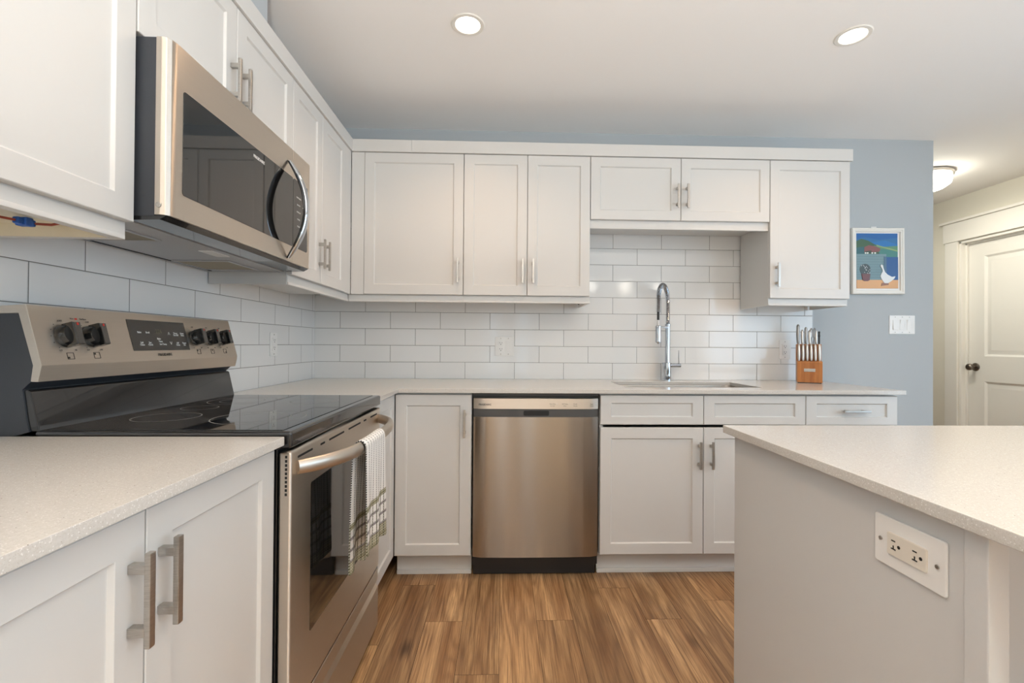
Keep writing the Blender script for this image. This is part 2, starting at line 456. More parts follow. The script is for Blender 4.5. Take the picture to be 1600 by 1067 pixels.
wall_with_holes('wall_right', [YREAR-.1, 6.4], [0, CEIL], [WIN_RIGHT, WIN_FAR, DOOR], lambda u, v, t: (t, u, v), XR, XR+.13, M['wallcream'], 'cream hall wall around the white door')
wall_with_holes('wall_rear', [-1.35, XR+.13], [0, CEIL], STREAK_OPENINGS, lambda u, v, t: (u, t, v), YREAR-.12, YREAR, M['wallcream'])
struct(MB().box(2.7229, XR, 6.3, 6.4, 0, CEIL).build('wall_hall', M['wallcream']))
# bulkhead that boxes in the duct above the microwave
struct(MB().box(L-.008, -.853, 1.02, 1.667, 2.2, CEIL).build('wall_bulkhead', M['wallblue']), 'pale blue boxed-in duct above the left wall cabinets')
# tiled splashbacks
struct(MB().box(-1.1469, 1.935, W, W+.0078, CT1, 1.86).build('wall_tiles_back', M['tileback'], smooth=False), 'white subway tile splashback behind the sink')
struct(MB().box(L-.0078, L, -.2, W, CT1, 1.5).build('wall_tiles_left', M['tileleft'], smooth=False), 'white subway tile splashback behind the range')
struct(MB().box(1.935, 1.9385, W-.001, W+.0078, CT1, 1.40).build('trim_1', M['greysheet']), 'thin grey metal edge strip closing the tiles')
struct(MB().box(L-.004, L+.002, W-.002, W+.004, CT1, 1.40).build('trim_2', M['kickgrey']))
# window frames behind the camera
def window(name, box3, bars):
    mb = MB()
    for b in bars: mb.box(*b, bev=.004)
    struct(mb.build(name, M['trimpaint']))
for nm, (a0, a1, z0, z1) in (('window_1', WIN_RIGHT), ('window_2', WIN_FAR)):
    window(nm, None, [(XR+.01, XR+.07, a0, a0+.05, z0, z1), (XR+.01, XR+.07, a1-.05, a1, z0, z1), (XR+.01, XR+.07, (a0+a1)/2-.03, (a0+a1)/2+.03, z0, z1),
        (XR+.01, XR+.07, a0, a1, z0, z0+.05), (XR+.01, XR+.07, a0, a1, z1-.05, z1)])

# hall door (leaf, knob) and its casing
def hall_door():
    r = thing('door_1', (XR, DOOR[0], 0), 'white two-panel hall door with a dark knob', 'door'); struct(r)
    off = (XR, DOOR[0], 0)
    y0, y1, zt = DOOR[0]+.004, DOOR[1]-.022, DOOR[3]-.022
    X = XR+.055
    mb = MB(off)
    def ring(y0, y1, z0, z1, x): return [(x, y0, z0), (x, y1, z0), (x, y1, z1), (x, y0, z1)]
    # leaf with two recessed moulded panels facing the hall
    pans = [(y0+.14, y1-.135, 1.055, zt-.125), (y0+.14, y1-.135, .22, .845)]
    us = sorted([y0, y1] + [p for q in pans for p in q[:2]]); vs = sorted([.01, zt] + [p for q in pans for p in q[2:]])
    us = sorted(set(us))
    g = grid_slab(us, vs, lambda u, v: not any(p[0] < u < p[1] and p[2] < v < p[3] for p in pans), lambda u, v, t: (t-off[0], u-off[1], v-off[2]), X, X+.035)
    me = bpy.data.meshes.new('t'); g.bm.to_mesh(me); mb.bm.from_mesh(me); g.bm.free(); bpy.data.meshes.remove(me)
    for p in pans:
        def rr(i, x): return ring(p[0]+i, p[1]-i, p[2]+i, p[3]-i, x)
        mb.loops([rr(0, X), rr(.006, X+.004), rr(.016, X+.012), rr(.024, X+.012), rr(.05, X+.004), rr(.052, X+.0035)], (False, True))
    mb.build('door_leaf', M['trimpaint'], r, ang=20)
    kb = MB(off).lathe([(.034, 0), (.034, -.004), (.028, -.009), (.012, -.012), (.011, -.035), (.022, -.042), (.028, -.052), (.027, -.064), (.018, -.072), (.001, -.074)], (X, y1-.065, .962), 'x', 24)
    tag(kb.build('door_knob', M['bronze'], r), 'dark nickel round door knob')
    jb = MB(off)
    jb.box(XR-.002, XR+.13, DOOR[1]-.018, DOOR[1], 0, DOOR[3], .002); jb.box(XR-.002, XR+.13, DOOR[0], DOOR[1], DOOR[3]-.018, DOOR[3], .002)
    jb.box(XR+.035, XR+.052, DOOR[1]-.032, DOOR[1]-.018, 0, DOOR[3]-.018, .002); jb.box(XR+.035, XR+.052, DOOR[0], DOOR[1]-.018, DOOR[3]-.032, DOOR[3]-.018, .002)
    jb.build('door_jamb', M['trimpaint'], r)
    cs = MB(off)
    cs.box(XR-.02, XR-.001, DOOR[1]+.004, DOOR[1]+.115, 0, DOOR[3]+.005, .003)
    cs.box(XR-.02, XR-.001, DOOR[0]-.115, DOOR[0]-.004, 0, DOOR[3]+.005, .003)
    cs.box(XR-.025, XR-.001, DOOR[0]-.13, DOOR[1]+.128, DOOR[3]+.006, DOOR[3]+.17, .003)
    cs.box(XR-.042, XR-.001, DOOR[0]-.15, DOOR[1]+.15, DOOR[3]+.171, DOOR[3]+.193, .003)
    cs.build('door_casing', M['trimpaint'], r)
hall_door()

# ------------------------------------------------------------------ lamps
def can_light(x, y, label):
    r = thing('recessed_light', (x, y, CEIL), label, 'ceiling light', 'recessed ceiling lights')
    MB().lathe([(.050, -.001), (.052, -.004), (.066, -.004), (.070, -.0005)], (0, 0, 0), 'z', 36, cap=(False, False)).build('trim_ring', M['trimpaint'], r)
    MB().lathe([(.0505, -.0012), (.03, -.0014), (.001, -.0015)], (0, 0, 0), 'z', 36, cap=(False, False)).build('lens', M['lens'], r)
    l = bpy.data.lights.new('downlight', 'AREA'); l.shape = 'DISK'; l.size = .095; l.energy = CAN_POWER[0 if y > 1 else 1 if y > -1 else 2]; l.color = WARM if y > -1 else NEUTRAL; l.spread = math.radians(125)
    o = bpy.data.objects.new('downlight', l); C.objects.link(o); o.parent = r; o.location = (0, 0, -.006)
can_light(-.158, 1.897, 'round recessed ceiling light nearer the range')
can_light(1.467, 1.897, 'round recessed ceiling light nearer the hall')
for x, y in ((-.158, .1), (1.467, .1), (.30, -1.9), (2.3, -1.9)):
    can_light(x, y, 'round recessed ceiling light overhead behind the viewer')
def fill_uplighter(x, y, label):  # unseen fill light added in torchiere form, stands in for a bounced flash
    r = thing('added_fill_light', (x, y, 0), label, 'floor lamp')
    MB().lathe([(.15, 0), (.15, .018), (.03, .028)], (0, 0, 0), 'z', 36).build('base', M['black'], r)
    MB().lathe([(.012, .027), (.012, 1.27)], (0, 0, 0), 'z', 16).build('pole', M['black'], r)
    MB().lathe([(.02, 1.25), (.12, 1.27), (.22, 1.315), (.216, 1.32), (.115, 1.28), (.01, 1.262)], (0, 0, 0), 'z', 36).build('bowl_shade', M['plateplastic'], r)
    l = bpy.data.lights.new('uplight', 'AREA'); l.shape = 'DISK'; l.size = .17; l.energy = FILL_POWER; l.color = (1, .98, .93)
    o = bpy.data.objects.new('uplight', l); C.objects.link(o); o.parent = r; o.location = (0, 0, 1.30); o.rotation_euler = (PI, 0, 0)
fill_uplighter(.15, -.7, 'black torchiere floor lamp with upward bowl shade behind the viewer')
def pendant(x, label):
    r = thing('pendant_lamp', (x, -1.13, CEIL), label, 'pendant lamp', 'pendant lamps over the dining side')
    MB().lathe([(.055, -.0005), (.055, -.018), (.012, -.024)], (0, 0, 0), 'z', 28).build('canopy', M['nickel'], r)
    MB().lathe([(.003, -.02), (.003, -.36)], (0, 0, 0), 'z', 8).build('cord', M['black'], r)
    MB().lathe([(.012, -.335), (.025, -.34), (.03, -.375), (.012, -.38)], (0, 0, 0), 'z', 20).build('socket_cap', M['nickel'], r)
    MB().lathe([(.03, -.372), (.07, -.376), (.074, -.385), (.074, -.505), (.068, -.514), (.01, -.516)], (0, 0, 0), 'z', 28).build('glass_shade', M['pendantglass'], r)
pendant(1.27, 'small lit cylinder pendant behind the viewer, nearest the kitchen aisle')
pendant(1.795, 'small lit cylinder pendant behind the viewer, middle of the row')
pendant(2.32, 'small lit cylinder pendant behind the viewer, nearest the windows')
def hall_light():
    r = thing('flush_ceiling_light', (3.19, 3.42, CEIL), 'lit round flush-mount glass ceiling light in the hall', 'ceiling light')
    MB().lathe([(.02, -.001), (.175, -.001), (.182, -.006), (.182, -.026), (.172, -.030), (.16, -.028)], (0, 0, 0), 'z', 40, cap=(True, False)).build('mounting_ring', M['nickel'], r)
    MB().lathe([(.168, -.028), (.172, -.050), (.165, -.085), (.13, -.112), (.07, -.124), (.001, -.127)], (0, 0, 0), 'z', 40, cap=(False, False)).build('glass_shade', M['hallglass'], r)
    l = bpy.data.lights.new('hall_lamp', 'AREA'); l.shape = 'DISK'; l.size = .28; l.energy = HALL_POWER; l.color = (1, .95, .82)
    o = bpy.data.objects.new('hall_lamp', l); C.objects.link(o); o.parent = r; o.location = (0, 0, -.13)
hall_light()

# ------------------------------------------------------------------ cabinets
G = .0015
def shaker(run, a0, a1, z0, z1, name='door', frame=.054, rail=None, d=0, label=None, mat=None):
    rail = rail or frame
    mb = run.mb(); a0 += G; a1 -= G; z0 += G; z1 -= G
    def R(i, j, y): return [(a0+i, d+y, z0+j), (a1-i, d+y, z0+j), (a1-i, d+y, z1-j), (a0+i, d+y, z1-j)]
    f, r = frame-G, rail-G
    mb.loops([R(0, 0, .0195), R(0, 0, .0016), R(.0016, .0016, 0), R(f-.001, r-.001, 0), R(f, r, .0008), R(f+.0035, r+.0035, .0068), R(f+.005, r+.005, .0072)])
    return run.part(name, mat or M['paint'], mb, label=label, ang=12)
def pull(run, a, z, parent, vert=True, length=.132, d=0):
    mb = run.mb(); h = length/2; s = .0435
    t0, t1, t2 = -.001, -.022, -.031
    if vert:
        for q in (-s, s): mb.box(a-.006, a+.006, d+t1-.002, d-.0002, z+q-.0065, z+q+.0065, .0008)
        mb.box(a-.0055, a+.0055, d+t2, d+t1, z-h, z+h, .0014)
    else:
        for q in (-s, s): mb.box(a+q-.0065, a+q+.0065, d+t1-.002, d-.0002, z-.006, z+.006, .0008)
        mb.box(a-h, a+h, d+t2, d+t1, z-.0055, z+.0055, .0014)
    return run.part('handle', M['nickel'], mb, parent, label='brushed nickel bar handle')
RAILB, UZ0, UZ1 = 1.352, 1.3907, 2.1572
def upper(name, side, a0, a1, label, doors, z0=UZ0, left_skirt=False, right_skirt=False, filler=None, rail=True, railz=None, under=None, depth=.318, rail_l=0, rail_r=0):
    front = XU if side == 'left' else YU
    run = Run(name, side, front, a0, z0-.04, label, 'wall cabinet', 'white shaker wall cabinets')
    mb = run.mb(); e = .0005
    zb = railz if railz is not None else RAILB
    ub = z0-.004
    mb.box(a0+e, a1-e, .0205, depth, ub, UZ1-.001)
    if left_skirt: mb.box(a0+e, a0+.016, .0205, depth, zb+.001, ub)
    if right_skirt: mb.box(a1-.016, a1-e, .0205, depth, zb+.001, ub)
    if filler: mb.box(filler[0], filler[1], .001, .03, z0, UZ1-.001, .001)
    run.part('carcass', M['paint'], mb)
    if under:
        run.part('bottom_panel', M['underside'], run.mb().box(a0+.017, a1-.017, .045, depth-.002, ub-.004, ub-.0005), label='bare cream underside panel')
        run.part('inner_side', M['underside'], run.mb().box(a1-.019, a1-.0165, .045, depth-.002, zb+.002, ub-.004), label='cream inner face of the side panel')
    for i, (x0, x1, h) in enumerate(doors):
        D = shaker(run, x0, x1, z0, UZ1)
        if h: pull(run, h[0], h[1], D)
    if rail:
        rb = run.mb()
        rb.box(a0+rail_l, a1-rail_r, .018, .038, zb+.010, z0-.0025, .0008)
        rb.box(a0+rail_l-.0, a1-rail_r+.0, .0145, .038, zb, zb+.0105, .0025)
        run.part('light_rail', M['paint'], rb)
    return run
ZH = 1.522
near = upper('wall_cabinet', 'left', .575, 1.0535, 'white wall cabinet at far left beside the microwave, bare wire hanging under it', [(.575, 1.0535, None)], right_skirt=True, rail_r=.006, under=True)
# the rail end is capped, the short cabinet over the microwave sits above it
over = upper('wall_cabinet', 'left', 1.0555, 1.8155, 'short white two-door wall cabinet directly above the microwave', [(1.0555, 1.437, (1.409, 1.915)), (1.437, 1.8155, (1.465, 1.915))], z0=1.822, rail=False)
upper('wall_cabinet', 'left', 1.8165, 2.5005, 'tall narrow two-door white wall cabinet between microwave and corner', [(1.8165, 2.107, (2.079, ZH)), (2.107, 2.412, (2.135, ZH))], left_skirt=True, filler=(2.412, 2.5005), rail_l=.004, rail_r=-.016)
upper('wall_cabinet', 'back', XU+.001, -.2229, 'wide single-door white wall cabinet at the left end of the back wall', [(-.7569, -.2229, (-.2515, ZH))], filler=(XU+.001, -.7569), rail_l=-.016)
upper('wall_cabinet', 'back', -.2225, .4676, 'tall two-door white wall cabinet left of the tiled sink recess', [(-.2225, .1234, (.0985, ZH)), (.1234, .4676, (.1560, ZH))], right_skirt=True, rail_r=-.004)
upper('wall_cabinet', 'back', .4682, 1.4665, 'short two-door white wall cabinet above the sink', [(.4682, .9682, (.9465, 1.943)), (.9682, 1.4665, (1.0, 1.943))], z0=1.812, railz=1.766)
upper('wall_cabinet', 'back', 1.4672, 1.9209, 'single-door white wall cabinet at the right end above the knife block', [(1.4672, 1.9209, (1.5030, ZH-.004))], left_skirt=True, right_skirt=True, rail_r=.008, rail_l=.001)

def crown():
    o = MB((XU, 1.6, UZ1)).prism([(-1.14, 2.158), (XU+.0085, 2.158), (XU+.0085, 2.2231), (-1.14, 2.2231)], 'y', .575, YU-.009, .0015).build('crown_board', M['paint'])
    o.location = (XU, 1.6, UZ1); tag(o, 'flat white crown board running above the microwave-side wall cabinets', 'moulding', 'crown boards on the wall cabinets')
    mb = MB((.5, YU, UZ1))
    mb.box(-1.14, -.504, YU-.0085, W-.006, 2.158, 2.2231, .0012); mb.box(-.5035, 1.931, YU-.0085, W-.006, 2.158, 2.2231, .0012)
    o = mb.build('crown_board', M['paint']); o.location = (.5, YU, UZ1)
    tag(o, 'long flat white crown board along the back wall cabinets', 'moulding', 'crown boards on the wall cabinets')
crown()

BZ0, BZ1 = .117, .8855
def base(name, side, a0, a1, label, fronts, kick=True, depth=.61, kick_l=0, kick_r=0, filler=None, front=None, hollow=False):
    front = front if front is not None else (XB if side == 'left' else YB)
    run = Run(name, side, front, a0, 0, label, 'base cabinet', 'white shaker base cabinets')
    mb = run.mb().box(a0+.0005, a1-.0005, .0205, depth, BZ0-.004, CT0-.001)
    if hollow:
        mb = run.mb(); zb = BZ0-.004
        mb.box(a0+.0005, a0+.018, .0205, depth, zb, CT0-.001); mb.box(a1-.018, a1-.0005, .0205, depth, zb, CT0-.001)
        mb.box(a0+.018, a1-.018, .0205, depth, zb, zb+.018); mb.box(a0+.018, a1-.018, depth-.012, depth, zb+.018, CT0-.001); mb.box(a0+.018, a1-.018, .0205, .034, CT0-.05, CT0-.001)
    if filler: mb.box(filler[0], filler[1], .001, .03, BZ0, BZ1, .001)
    run.part('carcass', M['paint'], mb)
    for f in fronts:
        kind, x0, x1, z0, z1, h = f
        D = shaker(run, x0, x1, z0, z1, kind, rail=.039 if z1-z0 < .3 else None)
        if h: pull(run, h[0], h[1], D, vert=kind == 'door')
    if kick:
        kb = run.mb().box(a0+kick_l, a1-kick_r, .075, .09, .0, BZ0-.003)
        kb.box(a0+kick_l, a1-kick_r, .063, .0755, 0, .022, .003)
        run.part('toe_kick', M['kickgrey'], kb)
    return run
base('base_cabinet', 'left', .311, 1.0605, 'white two-door base cabinet in the left foreground beside the range',
     [('door', .311, .6855, BZ0, BZ1, (.658, .768)), ('door', .6855, 1.0605, BZ0, BZ1, (.714, .768))])
base('base_cabinet', 'left', 1.8285, 2.2075, 'narrow white base cabinet wedged between range and corner', [('door', 1.8285, 2.2065, BZ0, BZ1, None)], depth=.61)
base('base_cabinet', 'back', XB+.001, -.151, 'single-door white base cabinet in the corner left of the dishwasher', [('door', XB+.001, -.152, BZ0, BZ1, (-.184, .749))])
base('base_cabinet', 'back', .4665, 1.477, 'wide white base cabinet under the sink with two false drawer fronts',
     [('drawer_front', .4665, .9714, .7415, BZ1, None), ('drawer_front', .9714, 1.477, .7415, BZ1, None),
      ('door', .4665, .9714, BZ0, .7300, (.9488, .598)), ('door', .9714, 1.477, BZ0, .7300, (1.0083, .598))], hollow=True)
base('base_cabinet', 'back', 1.4775, 1.9376, 'white base cabinet at the right end of the back run, drawer with bar handle',
     [('drawer', 1.4775, 1.9376, .7415, BZ1, (1.7155, .811)), ('door', 1.4775, 1.9376, BZ0, .7300, (1.53, .598))])

# ------------------------------------------------------------------ worktops
SINK = (.617, 1.325, 2.318, 2.662)
def worktops():
    o = grid_slab([L+.001, XC], [.3, 1.0587], lambda u, v: True, lambda u, v, t: (u-XC, v-.7, t-CT0), CT0, CT1, .0016).build('countertop', M['quartz'])
    o.location = (XC, .7, CT0); tag(o, 'speckled white quartz countertop in the left foreground beside the range', 'countertop', 'speckled quartz countertops')
    def ins(u, v):
        if SINK[0] < u < SINK[1] and SINK[2] < v < SINK[3]: return False
        return v > YC or u < XC
    o = grid_slab([L+.001, XC, SINK[0], SINK[1], 1.9615], [1.8285, YC, SINK[2], SINK[3], W-.001], ins, lambda u, v, t: (u-.7, v-2.5, t-CT0), CT0, CT1, .0016).build('countertop', M['quartz'])
    o.location = (.7, 2.5, CT0); tag(o, 'L-shaped speckled quartz countertop running into the corner and along the sink', 'countertop', 'speckled quartz countertops')
    o = grid_slab([.588, 2.75], [-.05, 1.2195], lambda u, v: True, lambda u, v, t: (u-1.5, v-.6, t-CT0), CT0, CT1, .0022).build('countertop', M['quartz'])
    o.location = (1.5, .6, CT0); tag(o, 'large speckled quartz top of the kitchen island', 'countertop', 'speckled quartz countertops')
worktops()
def sink():
    x0, x1, y0, y1 = SINK
    r = thing('kitchen_sink', ((x0+x1)/2, (y0+y1)/2, .70), 'stainless undermount sink sunk in the back countertop below the faucet', 'sink')
    off = ((x0+x1)/2, (y0+y1)/2, .70)
    def R(i, z, k=6, rad=.03):
        pts = []
        X0, X1, Y0, Y1 = x0+i, x1-i, y0+i, y1-i
        for cx, cy, a0 in ((X1-rad, Y1-rad, 0), (X0+rad, Y1-rad, PI/2), (X0+rad, Y0+rad, PI), (X1-rad, Y0+rad, 1.5*PI)):
            pts += [(cx+rad*math.cos(a0+q*PI/2/k), cy+rad*math.sin(a0+q*PI/2/k), z) for q in range(k+1)]
        return pts
    MB(off).loops([R(-.022, CT0-.0006), R(.002, CT0-.0006), R(.004, CT0-.01), R(.006, .73), R(.02, .70), R(.12, .698)], (False, True)).build('basin', M['steelsink'], r)
    MB(off).lathe([(.045, .0), (.045, .003), (.036, .0035), (.03, .001), (.001, .001)], ((x0+x1)/2, (y0+y1)/2+.05, .6985), 'z', 28, cap=(False, False)).build('drain', M['chrome'], r)
sink()

# ------------------------------------------------------------------ island
def island():
    r = thing('kitchen_island', (.61, 1.0, 0), 'pale grey island base with a power outlet on its left panel', 'island')
    off = (.61, 1.0, 0)
    MB(off).box(.611, .629, .589, 1.2, .0, CT0-.0005, .001).build('end_panel', M['island'], r)
    MB(off).box(.604, .632, .5555, .5885, .0, CT0-.0005, .003).build('corner_post', M['island'], r)
    MB(off).box(.63, 2.65, .800, .818, .0, CT0-.0005, .001).build('back_panel', M['island'], r)
    MB(off).box(.63, 2.65, .819, 1.178, .1, CT0-.0005).build('carcass', M['paint'], r)
    MB(off).box(.63, 2.65, .83, 1.11, .0, .1).build('toe_kick', M['kickgrey'], r)
    xs = [.63, 1.14, 1.65, 2.15, 2.65]
    run = Run('t', 'back', 1.2, 0, 0, 'x', 'x')
    bpy.data.objects.remove(run.root)
    for a, b in zip(xs, xs[1:]):
        mb = MB(off).box(a+.002, b-.002, 1.18, 1.199, BZ0, BZ1, .002)
        mb.build('door', M['paint'], r)
island()

# ------------------------------------------------------------------ outlets and switches
def rocker_outlet(run, a, z, hor=False, tee=False, mat=None):
    """decorator duplex insert centred at (a, z)"""
    w_, h_ = (.0335, .067)
    if hor: w_, h_ = h_, w_
    p = run.part('receptacle', mat or M['plateplastic'], run.mb().rrect(a, z, w_, h_, .002, -.0075, -.004, .0006))
    for q in (-.0185, .0185):
        s = run.mb()
        def S(da, dz, wa, wz):
            if hor: da, dz, wa, wz = -dz, da, wz, wa
            ca, cz = (a+q if hor else a)+da, (z if hor else z+q)+dz
            s.box(ca-wa/2, ca+wa/2, -.0079, -.0068, cz-wz/2, cz+wz/2)
        def H(da, dz, r):
            if hor: da, dz = -dz, da
            ca, cz = (a+q if hor else a)+da, (z if hor else z+q)+dz
            s.lathe([(r, -.0079), (r, -.0068)], (ca, 0, cz), 'y', 12)
        S(-.0063, .003, .0019, .0085); S(.0063, .003, .0019, .0072); H(0, -.0068, .0026)
        if tee: S(-.0035, .003, .0055, .0018)
        run.part('socket', M['dark'], s, p, label='black plug slots', smooth=False)
def screws(run, pts):
    for a, z in pts:
        sc = run.part('screw', M['nickel'], run.mb().lathe([(.0033, -.0048), (.003, -.0062), (.001, -.0064)], (a, 0, z), 'y', 14, cap=(False, True)))
def rocker(run, a, z, up=True):
    p = run.part('rocker_switch', M['plateplastic'], run.mb().rrect(a, z, .0335, .067, .002, -.0055, -.003, .0005).prism(
        [(-.0055, z-.031), (-.0092 if not up else -.0062, z-.031), (-.0062, z), (-.0092 if up else -.0062, z+.031), (-.0055, z+.031)], 'x', a-.0145, a+.0145, .0004))
    return p
def wall_plate(name, side, front, a, z, w_, h_, label, cat):
    run = Run(name, side, front, a, z-h_/2, label, cat)
    run.part('cover_plate', M['plateplastic'], run.mb().rrect(a, z, w_, h_, .004, -.0045, -.0003, .0018))
    return run
r_ = wall_plate('power_outlet', 'left', L, 2.329, 1.118, .072, .117, 'white power outlet on the left tiled wall behind the range', 'outlet')
rocker_outlet(r_, 2.329, 1.118); screws(r_, [(2.329, 1.118+.048), (2.329, 1.118-.048)])
r_ = wall_plate('outlet_switch_plate', 'back', W, .005, 1.114, .118, .117, 'white plate with outlet and rocker switch on tiles above the dishwasher', 'outlet')
rocker_outlet(r_, -.018, 1.114); rocker(r_, .028, 1.114); screws(r_, [(-.018, 1.162), (-.018, 1.066), (.028, 1.162), (.028, 1.066)])
r_ = wall_plate('power_outlet', 'back', W, 1.760, 1.106, .074, .120, 'white power outlet on the tiles left of the knife block', 'outlet')
rocker_outlet(r_, 1.758, 1.106); screws(r_, [(1.758, 1.154), (1.758, 1.058)])
r_ = wall_plate('light_switch_plate', 'back', W+.008, 2.518, 1.268, .166, .118, 'white triple rocker switch plate on the blue wall under the picture', 'light switch')
for q, up in ((-.046, False), (0, True), (.046, True)):
    rocker(r_, 2.518+q, 1.268, up); screws(r_, [(2.518+q, 1.316), (2.518+q, 1.220)])
r_ = wall_plate('power_outlet', 'isl', .611, -.674, .8205, .122, .077, 'large ivory-slotted power outlet on the island side panel', 'outlet')
rocker_outlet(r_, -.674, .8205, hor=True, tee=True, mat=M['almond']); screws(r_, [(-.674-.0485, .8205), (-.674+.0485, .8205)])

# ------------------------------------------------------------------ framed picture
def picture():
    x0, x1, z0, z1 = 2.185, 2.522, 1.459, 1.875
    Yw = W+.008
    r = thing('framed_picture', ((x0+x1)/2, Yw, z0), 'white framed painting of a white goose and flower pot on the blue wall', 'picture')
    r.rotation_euler = (0, math.radians(-.5), 0)
    off = ((x0+x1)/2, Yw, z0)
    def R(i, y): return [(x0+i, Yw+y, z0+i), (x1-i, Yw+y, z0+i), (x1-i, Yw+y, z1-i), (x0+i, Yw+y, z1-i)]
    MB(off).loops([R(0, -.002), R(0, -.018), R(.003, -.021), (R(.012, -.021)), R(.014, -.018), R(.022, -.017), R(.024, -.012), R(.024, -.006)], (False, False)).build('frame', M['trimpaint'], r, ang=15)
    MB(off).box(x0+.02, x1-.02, Yw-.008, Yw-.002, z0+.02, z1-.02).build('mat_board', M['plateplastic'], r)
    px0, px1, pz0, pz1 = x0+.034, x1-.036, z0+.036, z1-.032
    mats = []; mb = MB(off); lay = [0]
    def poly(pts, rgb):
        m = plain('painting_%d' % len(mats), lin(rgb), .35); mats.append(m); lay[0] += 1
        y = Yw-.0082-.00012*lay[0]
        q = [(px0+(px1-px0)*u, pz1-(pz1-pz0)*v) for u, v in pts]
        mb.prism(q, 'y', y, Yw-.008, mi=len(mats)-1)
    def blob(cu, cv, ru, rv, rgb, n=20):
        poly([(cu+ru*math.cos(2*PI*i/n), cv+rv*math.sin(2*PI*i/n)) for i in range(n)], rgb)
    poly([(0, 0), (1, 0), (1, 1), (0, 1)], (34, 104, 158))
    poly([(0, 0), (1, 0), (1, .08), (.55, .12), (.2, .07), (0, .1)], (14, 92, 160))
    poly([(.38, .16), (.7, .13), (1, .2), (1, .34), (.5, .3), (.3, .22)], (24, 110, 176))
    poly([(0, .14), (.12, .1), (.28, .13), (.42, .19), (.55, .24), (.55, .4), (0, .4)], (58, 92, 60))
    poly([(0, .26), (.22, .24), (.22, .37), (0, .38)], (40, 92, 98))
    poly([(.42, .22), (.62, .245), (1, .225), (1, .44), (.62, .42)], (86, 134, 100))
    poly([(.5, .28), (.75, .29), (1, .33), (1, .44), (.6, .42)], (62, 124, 116))
    poly([(.48, .205), (.62, .235), (.82, .27), (1, .31), (1, .33), (.75, .285), (.5, .235)], (132, 160, 104))
    poly([(.19, .25), (.3, .215), (.46, .235), (.58, .275), (.56, .33), (.34, .35), (.19, .345)], (128, 74, 70))
    poly([(.2, .33), (.36, .31), (.36, .36), (.2, .36)], (52, 66, 44))
    for cu in (.22, .27, .38, .45): blob(cu, .357, .022, .014, (232, 232, 226), 10)
    poly([(0, .375), (.72, .375), (.72, .85), (0, .85)], (112, 140, 146))
    for j in range(9):
        v = .42+j*.047
        poly([(0, v), (.7, v), (.7, v+.006), (0, v+.006)], (88, 114, 122))
    poly([(.72, .43), (1, .43), (1, .86), (.72, .86)], (22, 78, 138))
    poly([(.66, .42), (.72, .42), (.72, .85), (.66, .85)], (72, 102, 128))
    poly([(0, .845), (1, .845), (1, 1), (0, 1)], (214, 160, 104))
    blob(.2, .655, .13, .10, (56, 68, 66))
    rr = random.Random(2)
    for _ in range(16): blob(.2+rr.uniform(-.1, .12), .655+rr.uniform(-.075, .07), .010, .008, (206, 206, 206), 6)
    poly([(.11, .735), (.32, .735), (.3, .85), (.26, .868), (.18, .868), (.14, .85)], (106, 56, 54))
    poly([(.6, .90), (.76, .895), (.76, .935), (.58, .955)], (142, 96, 70))
    poly([(.575, .575), (.6, .565), (.625, .585), (.64, .64), (.675, .705), (.74, .75), (.84, .79), (.925, .78), (.9, .82), (.82, .87), (.75, .905), (.66, .905), (.6, .84), (.565, .775), (.595, .725), (.62, .69), (.61, .65), (.59, .62), (.57, .605)], (226, 228, 228))
    mb.build('painting', mats, r, smooth=False)
    MB(off).box(px0+.10, px0+.135, Yw-.004, Yw-.0005, z1+.0, z1+.012, .001).build('hanger', M['plateplastic'], r)
picture()

